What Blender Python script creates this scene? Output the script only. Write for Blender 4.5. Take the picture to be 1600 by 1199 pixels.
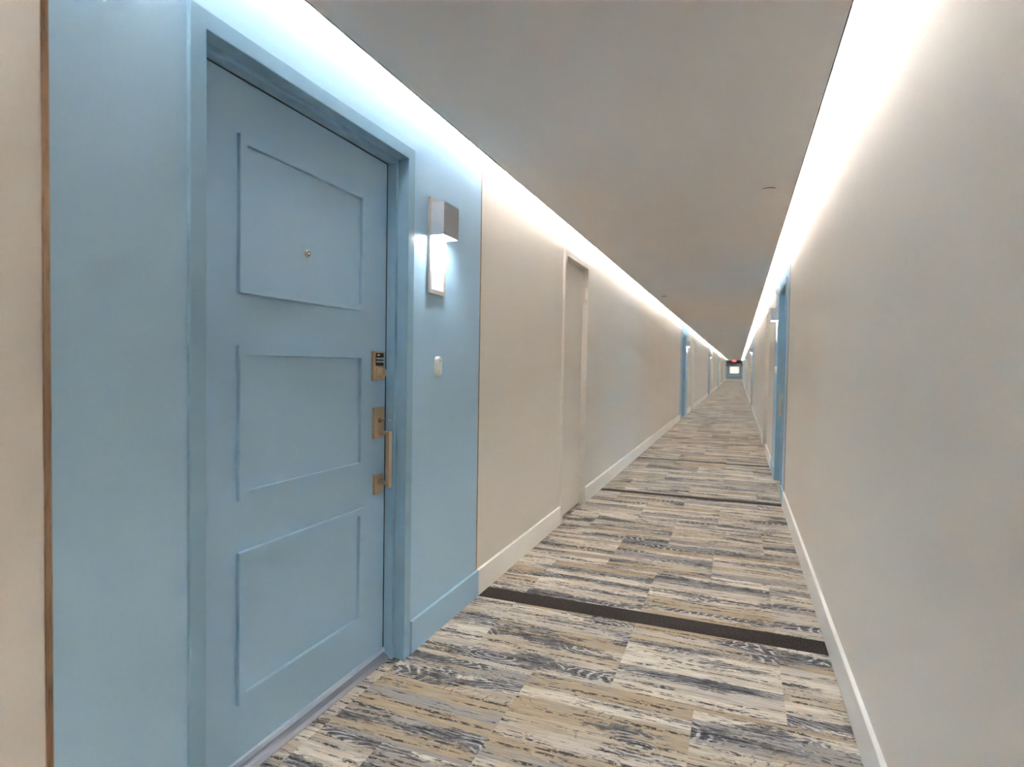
import bpy, bmesh, math, random
from mathutils import Vector, Matrix
random.seed(7)
SC = bpy.context.scene
COL = SC.collection
for o in list(bpy.data.objects):
    bpy.data.objects.remove(o)

# ------------------------------------------------------------------ camera, world, exposure
cam_d = bpy.data.cameras.new('camera'); cam = bpy.data.objects.new('camera', cam_d); COL.objects.link(cam)
RX = Vector((0.93299698, 0.3595107, 0.01639179)); UP = Vector((-0.02614706, 0.02228867, 0.9994096)); FW = Vector((-0.35893309, 0.93287474, -0.03019541))
m = Matrix.Identity(4)
for i in range(3):
    m[i][0] = RX[i]; m[i][1] = UP[i]; m[i][2] = -FW[i]
m.translation = Vector((0, 0, 1.22))
cam.matrix_world = m
cam_d.sensor_width = 36; cam_d.lens = 918.39 / 1600 * 36
cam_d.clip_start = .02; cam_d.clip_end = 200
cam_d.dof.use_dof = True; cam_d.dof.focus_distance = 2.6; cam_d.dof.aperture_fstop = 3.2
SC.camera = cam
w = bpy.data.worlds.new('world'); SC.world = w; w.use_nodes = True
w.node_tree.nodes['Background'].inputs[0].default_value = (.5, .5, .5, 1)
w.node_tree.nodes['Background'].inputs[1].default_value = .3
SC.view_settings.view_transform = 'Standard'; SC.view_settings.look = 'None'
SC.view_settings.gamma = 1; SC.view_settings.use_curve_mapping = False
EXPO = 5.0; KE = 2 ** -EXPO
SC.view_settings.exposure = EXPO
SC.cycles.max_bounces = 14; SC.cycles.diffuse_bounces = 12
SC.cycles.sample_clamp_indirect = 4.0; SC.cycles.use_adaptive_sampling = False; SC.cycles.use_guiding = True; SC.cycles.guiding_training_samples = 64; SC.cycles.glossy_bounces = 4
COVE = 42.0; COVE_COL = (1.0, .99, .985)
SCONCE = 140.0 * KE; SCONCE_COL = (.93, .975, 1.0)

# ------------------------------------------------------------------ dimensions (metres, camera over the origin)
LW, RW = -1.2696, .4096          # wall faces
CZ, GAP = 2.1986, .154           # underside of the dropped ceiling, slot to each wall
CAV = 2.39                       # top of the light slot
YB, YF = -4.5, 68.0
PITCH = 13.47
L_MODS = [.743 + PITCH * k for k in range(5)]
R_MODS = [5.75 + PITCH * k for k in range(5)]
R_BACK = 5.75 - PITCH

# ------------------------------------------------------------------ materials
MATS = {}
def mat(name, col, rough=.5, metal=0., emit=None, estr=0., spec=.5, fn=None):
    if name in MATS: return MATS[name]
    M = bpy.data.materials.new(name); M.use_nodes = True; nt = M.node_tree
    b = nt.nodes['Principled BSDF']
    b.inputs['Base Color'].default_value = (*col, 1); b.inputs['Roughness'].default_value = rough
    b.inputs['Metallic'].default_value = metal; b.inputs['Specular IOR Level'].default_value = spec
    if emit:
        b.inputs['Emission Color'].default_value = (*emit, 1); b.inputs['Emission Strength'].default_value = estr
    if fn: fn(nt, b)
    MATS[name] = M; return M
def N(nt, t, **kw):
    n = nt.nodes.new(t)
    for k, v in kw.items():
        if k in n.inputs: n.inputs[k].default_value = v
        else: setattr(n, k, v)
    return n
def mix(nt, fac, a, b, mode='MIX'):
    n = nt.nodes.new('ShaderNodeMix'); n.data_type = 'RGBA'; n.blend_type = mode
    for sock, v in ((n.inputs[0], fac), (n.inputs[6], a), (n.inputs[7], b)):
        if hasattr(v, 'is_linked') or hasattr(v, 'links'): nt.links.new(v, sock)
        elif isinstance(v, tuple): sock.default_value = (*v, 1)
        else: sock.default_value = v
    return n.outputs[2]
def math_(nt, op, a, b=None):
    n = nt.nodes.new('ShaderNodeMath'); n.operation = op
    for s, v in ((n.inputs[0], a), (n.inputs[1], b)):
        if v is None: continue
        if hasattr(v, 'links'): nt.links.new(v, s)
        else: s.default_value = v
    return n.outputs[0]
def ramp(nt, fac, stops, interp='LINEAR'):
    n = nt.nodes.new('ShaderNodeValToRGB'); n.color_ramp.interpolation = interp
    nt.links.new(fac, n.inputs[0]); e = n.color_ramp.elements
    while len(e) < len(stops): e.new(.5)
    for i, (p, c) in enumerate(stops):
        e[i].position = p; e[i].color = (*c, 1) if isinstance(c, tuple) else (c, c, c, 1)
    return n.outputs[0]
def linen(strength=.15, var=.04, scale=1.0):
    # woven vinyl wall covering: fine thread relief plus a slight mottling of the colour
    def fn(nt, b):
        L = nt.links; tc = N(nt, 'ShaderNodeTexCoord')
        mp = N(nt, 'ShaderNodeMapping'); mp.inputs['Scale'].default_value = (40 * scale, 40 * scale, 500 * scale); L.new(tc.outputs['Object'], mp.inputs[0])
        n1 = N(nt, 'ShaderNodeTexNoise', Scale=1.0, Detail=2.0); L.new(mp.outputs[0], n1.inputs['Vector'])
        mp2 = N(nt, 'ShaderNodeMapping'); mp2.inputs['Scale'].default_value = (420 * scale, 420 * scale, 30 * scale); L.new(tc.outputs['Object'], mp2.inputs[0])
        n2 = N(nt, 'ShaderNodeTexNoise', Scale=1.0, Detail=2.0); L.new(mp2.outputs[0], n2.inputs['Vector'])
        s = math_(nt, 'ADD', n1.outputs[0], n2.outputs[0])
        bp = N(nt, 'ShaderNodeBump', Strength=strength, Distance=.001); L.new(s, bp.inputs['Height']); L.new(bp.outputs[0], b.inputs['Normal'])
        c = tuple(b.inputs['Base Color'].default_value[:3])
        f = ramp(nt, s, [(.3, 0.), (1., 1.)])
        n3 = N(nt, 'ShaderNodeTexNoise', Scale=1.3, Detail=3.0); L.new(tc.outputs['Object'], n3.inputs['Vector'])
        k1 = mix(nt, f, tuple(x * (1 - var) for x in c), tuple(x * (1 + var) for x in c))
        k2 = mix(nt, n3.outputs[0], (.96, .96, .965), (1.03, 1.03, 1.025))
        L.new(mix(nt, 1.0, k1, k2, 'MULTIPLY'), b.inputs['Base Color'])
    return fn
def paint(var=.03, bump=.05, sc=60):
    def fn(nt, b):
        L = nt.links; tc = N(nt, 'ShaderNodeTexCoord')
        n1 = N(nt, 'ShaderNodeTexNoise', Scale=float(sc), Detail=3.0); L.new(tc.outputs['Object'], n1.inputs['Vector'])
        n2 = N(nt, 'ShaderNodeTexNoise', Scale=2.2, Detail=4.0); L.new(tc.outputs['Object'], n2.inputs['Vector'])
        bp = N(nt, 'ShaderNodeBump', Strength=bump, Distance=.001); L.new(n1.outputs[0], bp.inputs['Height']); L.new(bp.outputs[0], b.inputs['Normal'])
        c = tuple(b.inputs['Base Color'].default_value[:3])
        L.new(mix(nt, n2.outputs[0], tuple(x * (1 - var) for x in c), tuple(x * (1 + var) for x in c)), b.inputs['Base Color'])
    return fn
def brushed(nt, b):
    L = nt.links; tc = N(nt, 'ShaderNodeTexCoord'); mp = N(nt, 'ShaderNodeMapping'); mp.inputs['Scale'].default_value = (900, 900, 12)
    L.new(tc.outputs['Object'], mp.inputs[0]); n = N(nt, 'ShaderNodeTexNoise', Scale=1.0, Detail=2.0); L.new(mp.outputs[0], n.inputs['Vector'])
    r = b.inputs['Roughness'].default_value
    L.new(ramp(nt, n.outputs[0], [(.3, r * .8), (.7, r * 1.25)]), b.inputs['Roughness'])
    c = tuple(b.inputs['Base Color'].default_value[:3])
    L.new(mix(nt, n.outputs[0], tuple(x * .85 for x in c), tuple(min(1, x * 1.12) for x in c)), b.inputs['Base Color'])

BEIGE = mat('beige_wall_vinyl', (.745, .70, .645), .5, fn=linen())
BLUEW = mat('blue_wall_vinyl', (.375, .575, .745), .5, fn=linen())
BEIGEP = mat('beige_paint', (.745, .70, .645), .32, fn=paint())
CREAM = mat('cream_baseboard_paint', (.92, .905, .87), .3, fn=paint(.02))
BLUEP = mat('blue_door_paint', (.34, .53, .70), .36, fn=paint())
BLUEF = mat('blue_frame_paint', (.265, .44, .585), .28, fn=paint(.02))
CEIL = mat('ceiling_paint', (.76, .73, .71), .85, spec=.2, fn=paint(.02, .03))
SLOTDARK = mat('darkened_slot_paint', (.28, .275, .27), .8, spec=.2, fn=paint(.01))  # grey, darkened so the slot bounces less light down the wall
BRONZE = mat('bronze_trim_metal', (.42, .27, .18), .3, 1., fn=brushed)
BRASS = mat('aged_brass', (.70, .49, .32), .38, 1., fn=brushed)
DARKBRASS = mat('dark_brass', (.30, .21, .14), .35, 1., fn=brushed)
BLACK = mat('black_plastic', (.02, .018, .018), .35, fn=paint())
KEYW = mat('key_white', (.75, .74, .70), .4, fn=paint())
NICKEL = mat('satin_nickel', (.55, .53, .50), .3, 1., fn=brushed)
ALU = mat('aluminium_sweep', (.62, .72, .84), .35, .6)
THRESH = mat('grey_threshold_metal', (.34, .355, .41), .34, .7)
GREYM = mat('sconce_taupe_metal', (.50, .46, .43), .4, .2, fn=brushed)
SHADEM = mat('sconce_grey_shade', (.42, .445, .48), .5, 0., fn=brushed)
WPLAS = mat('white_plastic', (.78, .77, .74), .3, fn=paint(.01))
TEXTG = mat('grey_lettering', (.05, .05, .05), .6)
GASKET = mat('black_gasket', (.02, .03, .035), .7)
LED = mat('light_strip', (1, 1, 1), .5, emit=COVE_COL, estr=COVE)
GLOW = mat('sconce_diffuser', (.9, .9, .9), .4, emit=SCONCE_COL, estr=SCONCE)
PANELGLOW = mat('sconce_acrylic', (.95, .95, .93), .25, emit=(.97, 1.0, 1.0), estr=.6 * KE)
WINGLOW = mat('window_daylight', (.8, .8, .75), .4, emit=(1.0, .98, .88), estr=.72 * KE)
REDGLOW = mat('exit_red', (.5, .03, .02), .4, emit=(1.0, .10, .08), estr=1.6 * KE)
EXITW = mat('exit_letters', (.9, .8, .75), .4, emit=(1., .75, .65), estr=1.6 * KE)
TEAL = mat('dark_teal_paint', (.05, .08, .085), .4, fn=paint())
ENDBLUE = mat('end_wall_blue', (.26, .44, .56), .5, fn=linen())
SLAB = mat('floor_screed', (.25, .23, .2), .9, fn=paint(.05, .2, 30))

def carpet_fn(nt, b):
    L = nt.links
    uv = N(nt, 'ShaderNodeUVMap'); uv.uv_map = 'UVMap'
    def noise(sx, sy, detail=3., off=0., rough=.5, dist=0.):
        mp = N(nt, 'ShaderNodeMapping'); mp.inputs['Scale'].default_value = (sx, sy, 1); mp.inputs['Location'].default_value = (off, off * 1.7, off)
        L.new(uv.outputs[0], mp.inputs[0])
        n = N(nt, 'ShaderNodeTexNoise', Scale=1.0, Detail=detail, Roughness=rough, Distortion=dist); L.new(mp.outputs[0], n.inputs['Vector']); return n.outputs[0]
    # printed planks: random width bands across the tile, constant along it
    sep = N(nt, 'ShaderNodeSeparateXYZ'); L.new(uv.outputs[0], sep.inputs[0])
    vo = N(nt, 'ShaderNodeTexVoronoi'); vo.voronoi_dimensions = '1D'; vo.feature = 'F1'; vo.inputs['Scale'].default_value = 1.; vo.inputs['Randomness'].default_value = 1.
    jag = math_(nt, 'MULTIPLY', math_(nt, 'SUBTRACT', noise(60, 30, 2., 3.1), .5), .12)
    L.new(math_(nt, 'ADD', math_(nt, 'MULTIPLY', sep.outputs['Y'], 15.0), jag), vo.inputs['W'])
    cs = N(nt, 'ShaderNodeSeparateColor'); L.new(vo.outputs['Color'], cs.inputs[0])
    rnd, rnd2 = cs.outputs[0], cs.outputs[1]
    base = ramp(nt, rnd, [(0., CREAM_C), (.26, TAN_C), (.40, PALE_C), (.62, MID_C), (.76, TAN2_C), (.88, PALE_C)], 'CONSTANT')
    # tan stains and weathering streaks along the planks
    st = noise(3.0, 17, 5., 7., .68)
    base = mix(nt, math_(nt, 'MULTIPLY', ramp(nt, st, [(.47, 0.), (.60, 1.)]), .6), base, TAN_C)
    st2 = noise(2.6, 40, 6., 17., .7)
    base = mix(nt, math_(nt, 'MULTIPLY', ramp(nt, st2, [(.54, 0.), (.62, 1.)]), .7), base, MID_C)
    # slate bands with wood grain arcs: whole planks of some tiles plus ragged patches
    band = noise(1.7, 8.5, 3., 23., .5, .2)
    frag = noise(26, 95, 6., 31., .8)
    bm_ = math_(nt, 'ADD', band, math_(nt, 'MULTIPLY', math_(nt, 'SUBTRACT', frag, .5), .62))
    sel = ramp(nt, rnd2, [(0., -.12), (.30, .02), (.62, .10)], 'CONSTANT')
    bandm = ramp(nt, math_(nt, 'ADD', bm_, sel), [(.595, 0.), (.625, 1.)])
    slate = ramp(nt, noise(14, 70, 6., 41., .8), [(.40, DARK_C), (.50, SLATE_C), (.60, GREY_C)])
    col = mix(nt, math_(nt, 'MULTIPLY', bandm, .95), base, slate)
    # growth ring arcs: concentric ellipses round scattered centres, pale lines over the slate
    vc = N(nt, 'ShaderNodeTexVoronoi'); vc.voronoi_dimensions = '2D'; vc.feature = 'F1'; vc.inputs['Scale'].default_value = 1.
    mpv = N(nt, 'ShaderNodeMapping'); mpv.inputs['Scale'].default_value = (1.7, 4.6, 1); L.new(uv.outputs[0], mpv.inputs[0])
    L.new(mpv.outputs[0], vc.inputs['Vector'])
    dst = math_(nt, 'ADD', vc.outputs['Distance'], math_(nt, 'MULTIPLY', noise(7, 22, 3., 47.), .16))
    ring = math_(nt, 'SINE', math_(nt, 'MULTIPLY', dst, 92.))
    ar = ramp(nt, ring, [(.35, 0.), (.80, 1.)])
    arm = math_(nt, 'MULTIPLY', math_(nt, 'MULTIPLY', ar, bandm), ramp(nt, noise(3., 8, 3., 51.), [(.44, 0.), (.52, .9)]))
    col = mix(nt, arm, col, (.62, .60, .61))
    # darker rings straying onto the pale planks
    arn = math_(nt, 'MULTIPLY', math_(nt, 'MULTIPLY', ramp(nt, ring, [(.75, 0.), (.95, 1.)]), ramp(nt, noise(3.4, 10, 3., 57.), [(.55, 0.), (.60, 1.)])), ramp(nt, noise(40, 50, 3., 59., .7), [(.45, 0.), (.52, 1.)]))
    col = mix(nt, math_(nt, 'MULTIPLY', arn, .75), col, SLATE_C)
    # thin dark broken dashes running with the planks
    d1 = noise(3.5, 55, 3., 61., .6); d2 = noise(38, 80, 3., 71., .7)
    dm = math_(nt, 'MULTIPLY', ramp(nt, d1, [(.56, 0.), (.585, 1.)]), ramp(nt, d2, [(.45, 0.), (.5, 1.)]))
    col = mix(nt, math_(nt, 'MULTIPLY', dm, .9), col, DARK_C)
    # fine brush streaks and pile speckle
    fs = noise(9, 150, 3., 81.)
    col = mix(nt, 1., col, ramp(nt, fs, [(.25, .74), (.75, 1.22)]), 'MULTIPLY')
    pile = noise(420, 420, 2., 91.)
    col = mix(nt, 1., col, ramp(nt, pile, [(.25, .70), (.75, 1.28)]), 'MULTIPLY')
    col = mix(nt, 1., col, (.90, .89, .88), 'MULTIPLY')
    L.new(col, b.inputs['Base Color'])
    bp = N(nt, 'ShaderNodeBump', Strength=.35, Distance=.002); L.new(pile, bp.inputs['Height']); L.new(bp.outputs[0], b.inputs['Normal'])
CREAM_C = (.74, .675, .585); PALE_C = (.60, .54, .475); TAN_C = (.47, .375, .265); TAN2_C = (.54, .465, .365); MID_C = (.36, .345, .34)
DARK_C = (.035, .037, .047); SLATE_C = (.115, .113, .125); GREY_C = (.265, .268, .285)
CARPET = mat('plank_pattern_carpet', (.5, .45, .4), .95, spec=.1, fn=carpet_fn)
def strip_fn(nt, b):
    L = nt.links; tc = N(nt, 'ShaderNodeTexCoord')
    n = N(nt, 'ShaderNodeTexNoise', Scale=260., Detail=3.0); L.new(tc.outputs['Object'], n.inputs['Vector'])
    L.new(ramp(nt, n.outputs[0], [(.36, (.012, .010, .010)), (.52, (.040, .033, .030)), (.66, (.12, .10, .09))]), b.inputs['Base Color'])
    bp = N(nt, 'ShaderNodeBump', Strength=.4, Distance=.002); L.new(n.outputs[0], bp.inputs['Height']); L.new(bp.outputs[0], b.inputs['Normal'])
STRIP = mat('dark_brown_carpet', (.08, .07, .06), .95, spec=.1, fn=strip_fn)

# ------------------------------------------------------------------ helpers
ORG = {}
def thing(name, label, cat=None, loc=(0, 0, 0), group=None, kind=None):
    o = bpy.data.objects.new(name, None); COL.objects.link(o); o.location = loc; o.empty_display_size = .1
    o['label'] = label
    if cat: o['category'] = cat
    if group: o['group'] = group
    if kind: o['kind'] = kind
    ORG[o] = Vector(loc); return o
def obj(name, bm, mt, parent=None, label=None, cat=None, group=None, kind=None, loc=None, smooth=False):
    org = ORG[parent] if parent is not None else Vector(loc or (0, 0, 0))
    bmesh.ops.recalc_face_normals(bm, faces=bm.faces)
    bmesh.ops.translate(bm, verts=bm.verts, vec=-org)
    me = bpy.data.meshes.new(name); bm.to_mesh(me); bm.free()
    if smooth:
        for p in me.polygons: p.use_smooth = True
    me.materials.append(mt)
    o = bpy.data.objects.new(name, me); COL.objects.link(o)
    if parent is not None: o.parent = parent
    else: o.location = org
    ORG[o] = org
    if label: o['label'] = label
    if cat: o['category'] = cat
    if group: o['group'] = group
    if kind: o['kind'] = kind
    return o
def B(): return bmesh.new()
def box(bm, x0, x1, y0, y1, z0, z1, bev=0., seg=2):
    if x0 > x1: x0, x1 = x1, x0
    r = bmesh.ops.create_cube(bm, size=1)
    for v in r['verts']:
        v.co = Vector(((x0 + x1) / 2 + v.co.x * (x1 - x0), (y0 + y1) / 2 + v.co.y * (y1 - y0), (z0 + z1) / 2 + v.co.z * (z1 - z0)))
    if bev:
        es = set(e for v in r['verts'] for e in v.link_edges)
        bmesh.ops.bevel(bm, geom=list(es), offset=bev, segments=seg, affect='EDGES', profile=.5)
    return bm
class Side:
    """coordinates against one wall: d = distance out of the wall face into the corridor"""
    def __init__(s, wall, y0): s.f = LW if wall == 'left' else RW; s.s = 1 if wall == 'left' else -1; s.y0 = y0
    def X(s, d): return s.f + s.s * d
    def box(s, bm, d0, d1, y0, y1, z0, z1, bev=0., seg=2): return box(bm, s.X(d0), s.X(d1), s.y0 + y0, s.y0 + y1, z0, z1, bev, seg)
    def P(s, d, y, z): return Vector((s.X(d), s.y0 + y, z))
    def cyl(s, bm, d0, d1, y, z, r0, r1=None, n=24):
        r1 = r0 if r1 is None else r1
        a = [bm.verts.new(s.P(d0, y + r0 * math.cos(t), z + r0 * math.sin(t))) for t in (2 * math.pi * i / n for i in range(n))]
        c = [bm.verts.new(s.P(d1, y + r1 * math.cos(t), z + r1 * math.sin(t))) for t in (2 * math.pi * i / n for i in range(n))]
        for i in range(n): bm.faces.new((a[i], a[(i + 1) % n], c[(i + 1) % n], c[i]))
        bm.faces.new(a); bm.faces.new(c[::-1]); return bm
    def frame(s, bm, d0, d1, y0, y1, z0, z1, wd, bev=0.):
        """mitred rectangular ring lying on the wall plane"""
        o = [(y0, z0), (y1, z0), (y1, z1), (y0, z1)]; i = [(y0 + wd, z0 + wd), (y1 - wd, z0 + wd), (y1 - wd, z1 - wd), (y0 + wd, z1 - wd)]
        V = {}
        for k, ring in (('o', o), ('i', i)):
            for q, d in ((0, d0), (1, d1)):
                V[k, q] = [bm.verts.new(s.P(d, y, z)) for y, z in ring]
        for j in range(4):
            n = (j + 1) % 4
            bm.faces.new((V['o', 1][j], V['o', 1][n], V['i', 1][n], V['i', 1][j]))
            bm.faces.new((V['o', 0][j], V['o', 0][n], V['i', 0][n], V['i', 0][j]))
            bm.faces.new((V['o', 0][j], V['o', 0][n], V['o', 1][n], V['o', 1][j]))
            bm.faces.new((V['i', 0][j], V['i', 0][n], V['i', 1][n], V['i', 1][j]))
        if bev: 
            bmesh.ops.bevel(bm, geom=[e for e in bm.edges if all(abs(v.co.x - s.X(d1)) < 1e-6 for v in e.verts) and not any(abs(e.verts[0].co.y - e.verts[1].co.y) > 1e-6 and abs(e.verts[0].co.z - e.verts[1].co.z) > 1e-6 for _ in (0,))], offset=bev, segments=2, affect='EDGES')
        return bm
    def jamb(s, bm, prof, y0, y1, z1):
        """sweep a profile (inset from the opening edge, d) up, over and down a doorway"""
        st = []
        for k in range(4):
            ring = []
            for off, d in prof:
                y, z = [(y0 - off, 0.), (y0 - off, z1 + off), (y1 + off, z1 + off), (y1 + off, 0.)][k]
                ring.append(bm.verts.new(s.P(d, y, z)))
            st.append(ring)
        n = len(prof)
        for k in range(3):
            for j in range(n):
                bm.faces.new((st[k][j], st[k][(j + 1) % n], st[k + 1][(j + 1) % n], st[k + 1][j]))
        bm.faces.new(st[0]); bm.faces.new(st[3][::-1]); return bm
def text_bm(body, size, depth):
    cu = bpy.data.curves.new('text', 'FONT'); cu.body = body; cu.size = size; cu.extrude = depth; cu.align_x = 'CENTER'; cu.align_y = 'CENTER'; cu.resolution_u = 3
    o = bpy.data.objects.new('text', cu); COL.objects.link(o)
    dg = bpy.context.evaluated_depsgraph_get(); me = bpy.data.meshes.new_from_object(o.evaluated_get(dg))
    bm = bmesh.new(); bm.from_mesh(me); bpy.data.objects.remove(o); bpy.data.curves.remove(cu); bpy.data.meshes.remove(me); return bm

# ------------------------------------------------------------------ doors along each wall
# entry module, measured from its start: panel 0..2.07, steel frame outer .321..1.392
E_IN0, E_IN1, E_TOP = .368, 1.332, 2.045     # opening inside the frame
PAN = 2.071
C0, C1, C_TOP = 3.66, 4.335, 2.075           # closet opening
WT = .16
openings = {'left': [], 'right': []}
for wl, mods in (('left', L_MODS), ('right', [R_BACK] + R_MODS)):
    for y in mods:
        openings[wl].append((y + E_IN0, y + E_IN1, E_TOP)); openings[wl].append((y + C0, y + C1, C_TOP))
openings['left'] += [(L_MODS[0] - PITCH + C0 + 6, L_MODS[0] - PITCH + C1 + 6, C_TOP)] if False else []
for k in openings: openings[k] = sorted(o for o in openings[k] if o[0] > YB + .2 and o[1] < YF - .2)

# ------------------------------------------------------------------ room shell
bm = B(); box(bm, LW - WT, RW + WT, YB, YF, -.12, -.006)
floor = obj('floor', bm, SLAB, label='corridor floor covered in striped plank pattern carpet tiles', kind='structure')
bm = B(); box(bm, LW + GAP, RW - GAP, YB, YF, CZ, CAV)
ceiling = obj('ceiling', bm, CEIL, label='dropped taupe ceiling with a light slot along each wall', kind='structure')
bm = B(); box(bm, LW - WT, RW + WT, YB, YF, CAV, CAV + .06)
obj('slot_top', bm, SLOTDARK, ceiling)
for wl in ('left', 'right'):
    S = Side(wl, 0)
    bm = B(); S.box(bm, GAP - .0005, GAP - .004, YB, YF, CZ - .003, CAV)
    obj('ceiling_edge', bm, SLOTDARK, ceiling)
    bm = B(); y = YB
    for a, b_, zt in openings[wl]:
        S.box(bm, -WT, 0, y, a - .03, -.006, CAV); S.box(bm, -WT, 0, a - .03, b_ + .03, zt + .03, CAV); y = b_ + .03
    S.box(bm, -WT, 0, y, YF, -.006, CAV)
    W = obj('wall_' + wl, bm, BEIGE, label='%s corridor wall in beige woven vinyl with blue door panels' % wl, kind='structure')
    if wl == 'left': WL = W
    else: WR = W
bm = B(); box(bm, LW - WT, RW + WT, YB - .1, YB, -.12, CAV)
obj('wall_back', bm, BEIGE, label='beige corridor end wall behind the viewer', kind='structure')
bm = B(); box(bm, LW - WT, RW + WT, YF, YF + .1, -.12, CAV)
wf = obj('wall_front', bm, ENDBLUE, label='blue end wall at the far end of the corridor', kind='structure')
bm = B(); box(bm, LW, RW, YF - .12, YF, 1.86, CZ, .01); obj('header', bm, TEAL, wf, label='dark teal header across the corridor end')
for x0, x1 in ((LW, LW + .22), (RW - .22, RW)):
    bm = B(); box(bm, x0, x1, YF - .12, YF, 1.55, 1.86, .01); obj('dark_corner_block', bm, TEAL, wf)  # dark block below each end of the header
bm = B(); box(bm, LW, RW, YF - .02, YF, 0, .16, .004); obj('skirting_board', bm, CREAM, wf)
bm = B(); box(bm, LW + .3, RW - .3, YF - .03, YF, .52, .56, .004); obj('rail', bm, CREAM, wf)

# window glowing in the end wall
win = thing('window_1', 'pale daylight window in the blue end wall under the exit sign', loc=(-.42, YF - .02, .82), kind='structure')
S = None
bm = B(); box(bm, -.86, .02, YF - .03, YF - .001, .82, 1.5, .004); obj('pane', bm, WINGLOW, win)
bm = B()
for a in ((-.90, -.86, .78, 1.54), (.02, .06, .78, 1.54), (-.86, .02, .78, .82), (-.86, .02, 1.5, 1.54)): box(bm, a[0], a[1], YF - .05, YF - .001, a[2], a[3])
obj('window_frame', bm, CREAM, win)

# ------------------------------------------------------------------ carpet
def carpet_tile(x0, x1, y0, y1, bm=None, z=0.):
    own = bm is None
    if own: bm = B()
    r = bmesh.ops.create_cube(bm, size=1); vs = r['verts']
    for v in vs:
        v.co = Vector(((x0 + x1) / 2 + v.co.x * (x1 - x0), (y0 + y1) / 2 + v.co.y * (y1 - y0), z - .003 + v.co.z * .006))
    uvl = bm.loops.layers.uv.get('UVMap') or bm.loops.layers.uv.new('UVMap')
    ox, oy = random.uniform(0, 60), random.uniform(0, 60); fl = random.choice((-1, 1))
    for f in set(f for v in vs for f in v.link_faces):
        for l in f.loops: l[uvl].uv = (ox + fl * (l.vert.co.x - x0), oy + (l.vert.co.y - y0))
    return bm
bands = [(2.81, 2.95), (5.74, 5.84), (8.02, 8.10)]
rows = []
y = 2.81; k = 0
while y > YB: rows.append((max(y - .61, YB), y, k % 2)); y -= .61; k += 1
def up(y, yend, k):
    while y < yend - .01:
        rows.append((y, min(y + .61, yend), k % 2)); y += .61; k += 1
up(2.95, 5.74, 0); up(5.84, 8.02, 0); up(8.10, YF, 1)
rows.sort()
far = B(); nt_ = 0
for y0, y1, par in rows:
    s0 = (.19 if par == 0 else -.118); xs = [LW] + sorted(s0 + .615 * q for q in range(-4, 4) if LW + .03 < s0 + .615 * q < RW - .03) + [RW]
    for x0, x1 in zip(xs, xs[1:]):
        if .3 < y0 < 34:
            obj('carpet_tile', carpet_tile(x0 + .0002, x1 - .0002, y0 + .0002, y1 - .0002), CARPET, floor); nt_ += 1
        else: carpet_tile(x0, x1, y0, y1, far)
obj('carpet_tiles', far, CARPET, floor, kind='stuff')
for y0, y1 in bands:
    bm = B(); box(bm, LW, RW, y0, y1, -.006, .0005); obj('carpet_strip', bm, STRIP, floor, label='dark brown carpet strip laid across the corridor')

# ------------------------------------------------------------------ cove light strips
for wl in ('left', 'right'):
    S = Side(wl, 0); bm = B(); y = YB + .05
    while y < YF - .2:
        y2 = min(y + .8, YF - .05)
        for prof in (((GAP - .007, 2.342), (GAP - .007, 2.350)),):
            bm.faces.new([bm.verts.new(S.P(d, yy, z)) for (d, z), yy in ((prof[0], y), (prof[1], y), (prof[1], y2), (prof[0], y2))])
        y = y2
    me_o = obj('light_strip_' + wl, bm, LED, label='warm white light strip hidden in the ceiling slot along the %s wall' % wl, cat='light strip')
    me_o.name = 'light_strip'
    bm = B(); S.box(bm, GAP - .0036, GAP - .031, YB + .05, YF - .05, 2.334, 2.3385)  # added tray, its lip keeps strip light off the lower wall
    obj('spill_shield', bm, NICKEL, me_o, 'added metal shield under the light strip')

# ------------------------------------------------------------------ baseboards and panels along both walls
BBH, BBT = .136, .016
def skirting(S, y0, y1, mt, parent, label=None):
    bm = B(); f = [(0, 0), (BBT, 0), (BBT, BBH - .002), (BBT - .002, BBH), (0, BBH)]
    a = [bm.verts.new((S.X(d), S.y0 + y0, z)) for d, z in f]; c = [bm.verts.new((S.X(d), S.y0 + y1, z)) for d, z in f]
    for i in range(5): bm.faces.new((a[i], a[(i + 1) % 5], c[(i + 1) % 5], c[i]))
    bm.faces.new(a); bm.faces.new(c[::-1])
    return obj('skirting_board', bm, mt, parent, label)
for wl, mods, W in (('left', L_MODS, WL), ('right', R_MODS, WR)):
    base = thing('baseboard_' + wl, 'cream baseboard along the %s wall, blue under the door panels' % wl, kind='structure', loc=(LW if wl == 'left' else RW, 0, 0))
    S = Side(wl, 0); y = YB
    for m0 in mods:
        skirting(S, y, m0 + .0, CREAM, base)
        skirting(S, m0, m0 + E_IN0 - .048 - .008, BLUEP, base, 'blue painted piece')
        skirting(S, m0 + E_IN1 + .048 + .010, m0 + PAN, BLUEP, base, 'blue painted piece')
        skirting(S, m0 + PAN, m0 + C0 - .052, CREAM, base)
        y = m0 + C1 + .052
        # blue vinyl panel, in three sheets round the door frame
        bm = B(); d1 = .003
        S.box(bm, 0, d1, m0 + .012, m0 + E_IN0 - .04, 0, CAV); S.box(bm, 0, d1, m0 + E_IN0 - .04, m0 + E_IN1 + .04, E_TOP + .04, CAV); S.box(bm, 0, d1, m0 + E_IN1 + .04, m0 + PAN - .010, 0, CAV)
        obj('blue_panel', bm, BLUEW, W, label='blue woven vinyl panel round the apartment door')
    skirting(S, y, YF - .02, CREAM, base)

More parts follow.
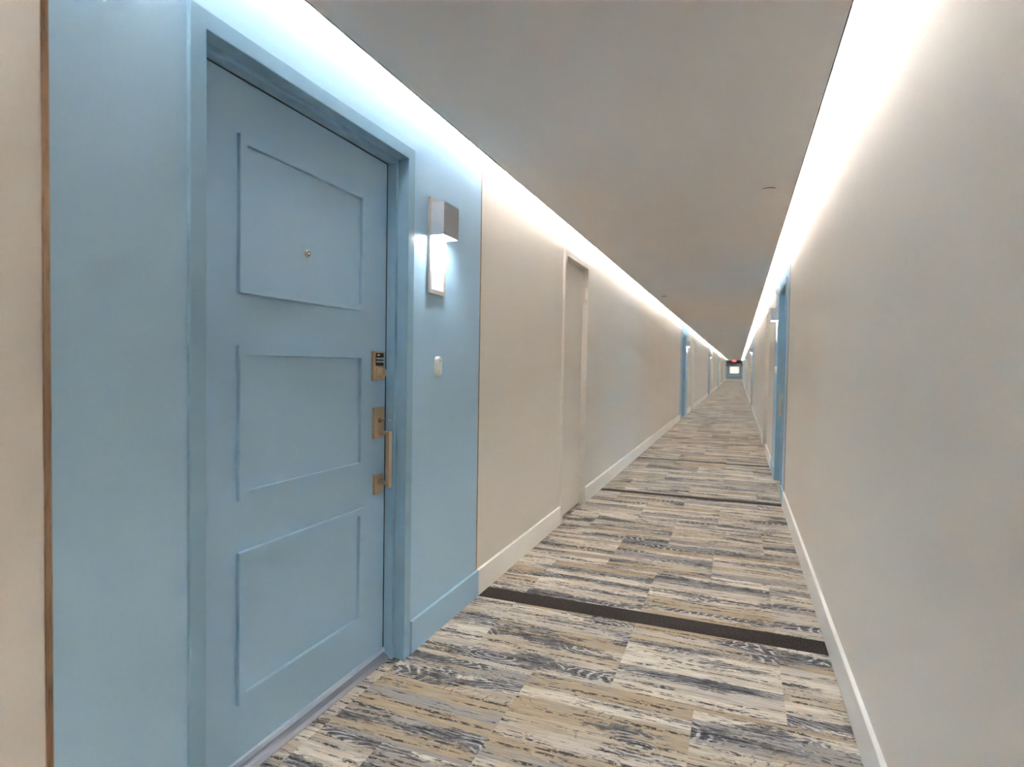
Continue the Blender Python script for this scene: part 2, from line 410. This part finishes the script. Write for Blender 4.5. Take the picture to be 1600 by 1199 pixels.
# ------------------------------------------------------------------ apartment door
def apartment_door(wl, m0, idx, label, detail=True):
    S = Side(wl, m0); yc = (E_IN0 + E_IN1) / 2
    D = thing('door_%d' % idx, label, loc=tuple(S.P(0, yc, 0)), kind='structure')
    FF = .0136; ST = -.0354; LF = -.0769     # frame face, stop face, leaf face
    bm = B(); S.jamb(bm, [(.048, 0), (.048, FF - .002), (.046, FF), (.0015, FF), (0, FF - .0015), (0, -.0354), (-.016, -.0354), (-.016, LF + .0015), (0, LF + .0015), (0, -WT), (.048, -WT)], E_IN0, E_IN1, E_TOP)
    obj('door_frame', bm, BLUEF, D)
    bm = B(); S.jamb(bm, [(-.001, LF + .0015), (-.0205, LF + .0015), (-.0205, LF - .006), (-.001, LF - .006)], E_IN0, E_IN1, E_TOP)
    obj('gasket', bm, GASKET, D, 'black gasket')
    bm = B(); S.box(bm, LF, LF - .045, E_IN0 + .002, E_IN1 - .0035, .04, E_TOP - .003, .0012)
    leaf = obj('door_leaf', bm, BLUEP, D)
    for z0, z1 in ((1.418, 1.868), (.815, 1.266), (.214, .663)):
        bm = B(); S.frame(bm, LF - .001, LF + .013, 1.293 - .743, 1.902 - .743, z0, z1, .0265, .0012)
        obj('panel_moulding', bm, BLUEP, leaf)
    # peephole
    py, pz = 1.587 - .743, 1.581
    bm = B(); S.cyl(bm, LF, LF + .004, py, pz, .0135, .0125, 28); S.cyl(bm, LF + .004, LF + .0065, py, pz, .0118, .0095, 28)
    ph = obj('peephole', bm, NICKEL, leaf, 'nickel peephole')
    bm = B(); S.cyl(bm, LF + .0064, LF + .0068, py, pz, .0078, .0078, 24); obj('peephole_ring', bm, BLACK, leaf, 'dark ring of the peephole')
    bm = B(); S.cyl(bm, LF + .0066, LF + .0082, py, pz, .0045, .0025, 20); obj('peephole_lens', bm, WPLAS, leaf)
    # keypad deadbolt
    y0 = 1.957 - .743; z0, z1 = 1.153, 1.268
    bm = B(); S.box(bm, LF, LF + .012, y0, y0 + .074, z0, z1, .002)
    kp = obj('keypad_lock', bm, BRASS, D, 'aged brass keypad deadbolt')
    bm = B(); S.box(bm, LF + .0115, LF + .0135, y0 + .012, y0 + .066, z0 + .058, z1 - .006, .0008); obj('keypad', bm, BLACK, kp)
    bm = B(); S.cyl(bm, LF + .012, LF + .018, y0 + .037, z0 + .030, .0255, .0245, 32); S.cyl(bm, LF + .018, LF + .034, y0 + .037, z0 + .030, .0205, .0185, 32)
    obj('lock_cylinder', bm, BRASS, kp)
    bm = B(); S.box(bm, LF + .0338, LF + .0345, y0 + .036, y0 + .038, z0 + .024, z0 + .037); obj('keyhole', bm, BLACK, kp)
    if detail:
        for r in range(2):
            for c in range(4):
                bm = B(); S.cyl(bm, LF + .0135, LF + .0155, y0 + .019 + c * .0133, z0 + .087 - r * .0125, .0040, .0035, 10); obj('key_button', bm, KEYW, kp)
        bm = B(); S.box(bm, LF + .0135, LF + .0142, y0 + .022, y0 + .036, z0 + .098, z0 + .104); obj('status_plate', bm, KEYW, kp)
    # handle set
    y0 = 1.966 - .743
    bm = B(); S.box(bm, LF, LF + .012, y0, y0 + .068, .922, 1.044, .0015); hs = obj('handle_plate', bm, BRASS, D, 'aged brass upper handle plate')
    bm = B(); S.cyl(bm, LF + .012, LF + .015, y0 + .034, .993, .010, .009, 20); S.box(bm, LF + .014, LF + .058, y0 + .031, y0 + .037, .992, .996, .0008); obj('thumb_latch', bm, DARKBRASS, hs, 'dark brass thumb latch')
    bm = B(); S.box(bm, LF + .050, LF + .062, y0 + .024, y0 + .044, .9925, .9965, .001); obj('latch_tip', bm, NICKEL, hs)
    bm = B(); S.box(bm, LF, LF + .012, y0 + .006, y0 + .062, .697, .776, .0015); lp = obj('lower_plate', bm, BRASS, D, 'aged brass lower handle plate')
    bm = B(); gy = y0 + .034
    S.box(bm, LF + .048, LF + .064, gy - .010, gy + .010, .726, .951, .0012)
    S.box(bm, LF + .010, LF + .050, gy - .007, gy + .007, .937, .951, .0008); S.box(bm, LF + .010, LF + .050, gy - .007, gy + .007, .738, .752, .0008)
    obj('handle_grip', bm, BRASS, D, 'square aged brass pull handle')
    # sweep and threshold
    bm = B(); S.box(bm, LF - .002, LF + .010, E_IN0 + .004, E_IN1 - .018, .030, .047, .002); obj('door_sweep', bm, ALU, leaf, 'pale metal door sweep')
    bm = B(); f = [(LF - .05, -.004), (LF + .029, -.004), (LF + .029, .004), (LF + .020, .014), (LF + .002, .022), (LF - .05, .022)]
    a = [bm.verts.new(S.P(d, E_IN0 + .0005, z)) for d, z in f]; c = [bm.verts.new(S.P(d, E_IN1 - .0005, z)) for d, z in f]
    for i in range(len(f)): bm.faces.new((a[i], a[(i + 1) % len(f)], c[(i + 1) % len(f)], c[i]))
    bm.faces.new(a); bm.faces.new(c[::-1]); obj('threshold', bm, THRESH, D, 'grey metal threshold')
    x0, x1 = sorted((S.X(0), S.X(LF + .029)))
    obj('carpet_infill', carpet_tile(x0, x1, m0 + E_IN0, m0 + E_IN1), CARPET, floor)
    # metal edge trims of the blue panel
    return D

def edge_trims(wl, m0, idx, where):
    S = Side(wl, m0)
    for k, (a, b_) in enumerate(((0., .0125), (PAN - .010, PAN))):
        bm = B(); S.box(bm, 0, .0045, a, b_, BBH, CAV, .0006)
        o = obj('trim_%d' % (idx + k), bm, BRONZE, label='thin bronze metal edge strip at the %s edge of the blue panel round %s' % (('near', 'far')[k], where), kind='structure', loc=tuple(S.P(0, (a + b_) / 2, 0)))
def closet_door(wl, m0, idx, label):
    S = Side(wl, m0); yc = (C0 + C1) / 2
    D = thing('door_%d' % idx, label, loc=tuple(S.P(0, yc, 0)), kind='structure')
    LF = -.03
    bm = B(); S.jamb(bm, [(.048, 0), (.048, .016), (.045, .019), (.002, .019), (0, .017), (0, -WT), (.048, -WT)], C0, C1, C_TOP); obj('door_frame', bm, BEIGEP, D)
    bm = B(); S.box(bm, LF, LF - .045, C0 + .003, C1 - .003, .012, C_TOP - .004, .001); leaf = obj('door_leaf', bm, BEIGEP, D)
    bm = B(); S.box(bm, LF - .01, LF - .05, C0, C1, -.004, .010); obj('threshold', bm, THRESH, D)
    for z in (.27, 1.05, 1.86):
        bm = B(); S.box(bm, LF - .002, .002, C1 - .020, C1 - .001, z - .05, z + .05, .002)
        for q in range(5):
            zz = z - .05 + q * .02
            r = bmesh.ops.create_cone(bm, cap_ends=True, segments=14, radius1=.0075, radius2=.0075, depth=.019)
            for v in r['verts']: v.co = Vector((S.X(.004) + v.co.x, S.y0 + C1 - .004 + v.co.y, zz + .01 + v.co.z))
        obj('hinge', bm, BEIGEP, D)
    bm = B(); S.box(bm, LF, LF + .012, C0 + .03, C0 + .085, 1.165, 1.235, .002); S.cyl(bm, LF + .012, LF + .02, C0 + .057, 1.2, .017, .015, 20); obj('deadbolt', bm, DARKBRASS, D, 'small dark metal deadbolt')
    bm = B(); S.cyl(bm, LF, LF + .012, C0 + .045, 1.0, .026, .022, 24); S.box(bm, LF + .012, LF + .026, C0 + .035, C0 + .055, .975, 1.025, .003); obj('turn_latch', bm, DARKBRASS, D, 'small dark metal turn latch')
    x0, x1 = sorted((S.X(0), S.X(LF - .01)))
    obj('carpet_infill', carpet_tile(x0, x1, m0 + C0, m0 + C1), CARPET, floor)
    return D

# ------------------------------------------------------------------ wall sconce, doorbell
def sconce(wl, m0, label, far_=False):
    S = Side(wl, m0); y0, y1 = 2.25 - .743, 2.395 - .743
    T = thing('wall_sconce', label, 'wall light', tuple(S.P(0.003, (y0 + y1) / 2, 1.53)), 'wall sconces beside the apartment doors')
    bm = B(); S.frame(bm, .003, .016, y0, y1, 1.53, 1.942, .019); obj('back_plate', bm, GREYM, T, 'taupe metal frame')
    bm = B(); S.box(bm, .003, .0135, y0 + .0188, y1 - .0188, 1.5488, 1.923); obj('lit_panel', bm, PANELGLOW, T, 'glowing white acrylic panel')
    # four walled shade, open below, closed above
    a0, a1, z0, z1, dp, t = y0 + .002, y1 - .002, 1.777, 1.919, .080, .003
    bm = B()
    S.box(bm, .016, dp, a0, a0 + t, z0, z1); S.box(bm, .016, dp, a1 - t, a1, z0, z1); S.box(bm, dp - t, dp, a0 + t, a1 - t, z0, z1); S.box(bm, .016, dp - t, a0 + t, a1 - t, z1 - t, z1)
    obj('lamp_shade', bm, SHADEM, T, 'grey metal box shade')
    bm = B(); S.box(bm, .016, dp - t - .0005, a0 + t + .0005, a1 - t - .0005, z0 + .004, z0 + .012); obj('diffuser', bm, GLOW, T, 'bright white diffuser')
    if not far_:
        g = text_bm('9', .026, .0004)
        R = Matrix(((0, 0, 1), (S.s, 0, 0), (0, 1, 0))) if S.s > 0 else Matrix(((0, 0, -1), (-1, 0, 0), (0, 1, 0)))
        bmesh.ops.transform(g, matrix=R.to_4x4(), verts=g.verts); bmesh.ops.translate(g, verts=g.verts, vec=S.P(.0138, y0 + .060, 1.665))
        obj('number', g, TEXTG, T, 'small grey numeral')
        bm = B()
        for q, (dy, dz) in enumerate(((0, 0), (0, -.006), (.006, 0), (.014, -.003), (.014, -.009), (.020, -.006), (.004, -.016), (.016, -.020))):
            S.cyl(bm, .0134, .0144, y0 + .054 + dy, 1.645 + dz, .0014, .001, 8)
        obj('braille_dots', bm, TEXTG, T)
    return T
def doorbell(wl, m0, label):
    S = Side(wl, m0); yc, zc = 2.343 - .743, 1.212
    T = thing('doorbell', label, 'doorbell', tuple(S.P(.003, yc, zc - .045)), 'white doorbells beside the apartment doors')
    def pill(bm, d0, d1, hw, hh, n=12):
        rings = []
        for d, sh in ((d0, 0), (d0 + (d1 - d0) * .7, 0), (d1, .003)):
            pts = []
            r = hw - sh
            for k in range(n + 1):
                t = math.pi * k / n; pts.append((r * math.cos(t), hh - hw + r * math.sin(t)))
            for k in range(n + 1):
                t = math.pi + math.pi * k / n; pts.append((r * math.cos(t), -(hh - hw) + r * math.sin(t)))
            rings.append([bm.verts.new(S.P(d, yc + a, zc + c)) for a, c in pts])
        m_ = len(rings[0])
        for a, c in zip(rings, rings[1:]):
            for i in range(m_): bm.faces.new((a[i], a[(i + 1) % m_], c[(i + 1) % m_], c[i]))
        bm.faces.new(rings[0]); bm.faces.new(rings[-1][::-1]); return bm
    obj('housing', pill(B(), .003, .023, .0195, .0445), WPLAS, T)
    bm = B(); S.cyl(bm, .0228, .025, yc, zc - .016, .0115, .0105, 28); obj('push_button', bm, WPLAS, T)
    bm = B(); S.cyl(bm, .0228, .0236, yc, zc + .025, .003, .003, 12); obj('sensor_hole', bm, BLACK, T)
    return T

ordn = ['first', 'second', 'third', 'fourth', 'fifth']
di = 1; ti = 1
for wl, mods in (('left', L_MODS), ('right', R_MODS)):
    for k, m0 in enumerate(mods):
        nm = 'the %s door on the %s' % (ordn[k], wl)
        near = wl == 'left' and k == 0
        apartment_door(wl, m0, di, 'large blue apartment door with three moulded panels and brass keypad lock' if near else 'blue apartment door in the %s wall, %s one down the corridor on that side' % (wl, ordn[k]), detail=(k == 0)); di += 1
        closet_door(wl, m0, di, 'plain beige closet door in the %s wall just beyond %s blue door' % (wl, 'the large near' if near else 'the ' + ordn[k])); di += 1
        edge_trims(wl, m0, ti, 'the large near door' if near else nm); ti += 2
        sconce(wl, m0, 'lit box wall sconce right of the large near blue door' if near else 'lit box wall sconce just beyond the %s blue door on the %s wall' % (ordn[k], wl), far_=k > 0)
        doorbell(wl, m0, 'white pill shaped doorbell below the sconce by the large near door' if near else 'white doorbell below the sconce at the %s blue door on the %s wall' % (ordn[k], wl))
# a right hand door behind the viewer closes its opening
closet_idx = di
if any(o[0] < 0 for o in openings['right']):
    if R_BACK + E_IN0 > YB + .2: apartment_door('right', R_BACK, di, 'blue apartment door behind the viewer', False); di += 1
    if R_BACK + C0 > YB + .2: closet_door('right', R_BACK, di, 'plain beige closet door behind the viewer on the right'); di += 1

# ------------------------------------------------------------------ ceiling fittings, exit sign, wall alarm
def cover_plate(x, y, label, r=.042):
    T = thing('sprinkler_cover', label, 'sprinkler cover', (x, y, CZ), 'round sprinkler covers in the ceiling')
    bm = B(); q = bmesh.ops.create_cone(bm, cap_ends=True, segments=40, radius1=r, radius2=r, depth=.0025)
    bmesh.ops.translate(bm, verts=bm.verts, vec=(x, y, CZ - .0085)); obj('cover_plate', bm, CEIL, T)
    bm = B(); bmesh.ops.create_cone(bm, cap_ends=True, segments=32, radius1=r * .82, radius2=r * .82, depth=.0075)
    bmesh.ops.translate(bm, verts=bm.verts, vec=(x, y, CZ - .0036)); obj('neck', bm, DARKBRASS, T, 'neck coloured dark for the shadow gap')  # shadow gap above the plate put into the neck's dark colour
cover_plate(.127, 3.49, 'round cover plate in the ceiling nearest the viewer, close to the right wall')
cover_plate(-.966, 8.22, 'round cover plate in the ceiling near the left wall, beyond the closet door')
cover_plate(-.45, 15.9, 'small round cover plate in the middle of the ceiling, far down the corridor')

def wall_alarm(wl, y, z, label):
    S = Side(wl, y); T = thing('smoke_alarm', label, 'alarm', tuple(S.P(0, 0, z - .055)), 'round alarms high on the corridor walls')
    bm = B(); S.cyl(bm, 0, .018, 0, z, .062, .062, 36); obj('mounting_base', bm, WPLAS, T)
    bm = B(); S.cyl(bm, .018, .045, 0, z, .056, .050, 36); S.cyl(bm, .045, .056, 0, z, .050, .030, 36); obj('alarm_housing', bm, WPLAS, T, smooth=False)
    bm = B(); S.cyl(bm, .056, .060, 0, z, .012, .010, 20); obj('test_button', bm, WPLAS, T)
wall_alarm('right', 7.25, 2.135, 'round white alarm high on the right wall above the blue door sconce')

ex = thing('exit_sign', 'red lit exit sign hanging at the far end of the corridor', 'exit sign', (-.42, 62, CZ))
bm = B(); box(bm, -.62, -.22, 61.98, 62.02, 1.97, 2.15, .006); obj('sign_body', bm, REDGLOW, ex)
bm = B(); box(bm, -.44, -.40, 61.99, 62.01, 2.15, CZ); obj('hanger', bm, BLACK, ex)
g = text_bm('EXIT', .13, .001); bmesh.ops.transform(g, matrix=Matrix(((1, 0, 0, 0), (0, 0, -1, 0), (0, 1, 0, 0), (0, 0, 0, 1))), verts=g.verts)
bmesh.ops.translate(g, verts=g.verts, vec=(-.42, 61.978, 2.06)); obj('lettering', g, EXITW, ex, 'EXIT in pale letters')
print('tiles', nt_, 'objects', len(bpy.data.objects))
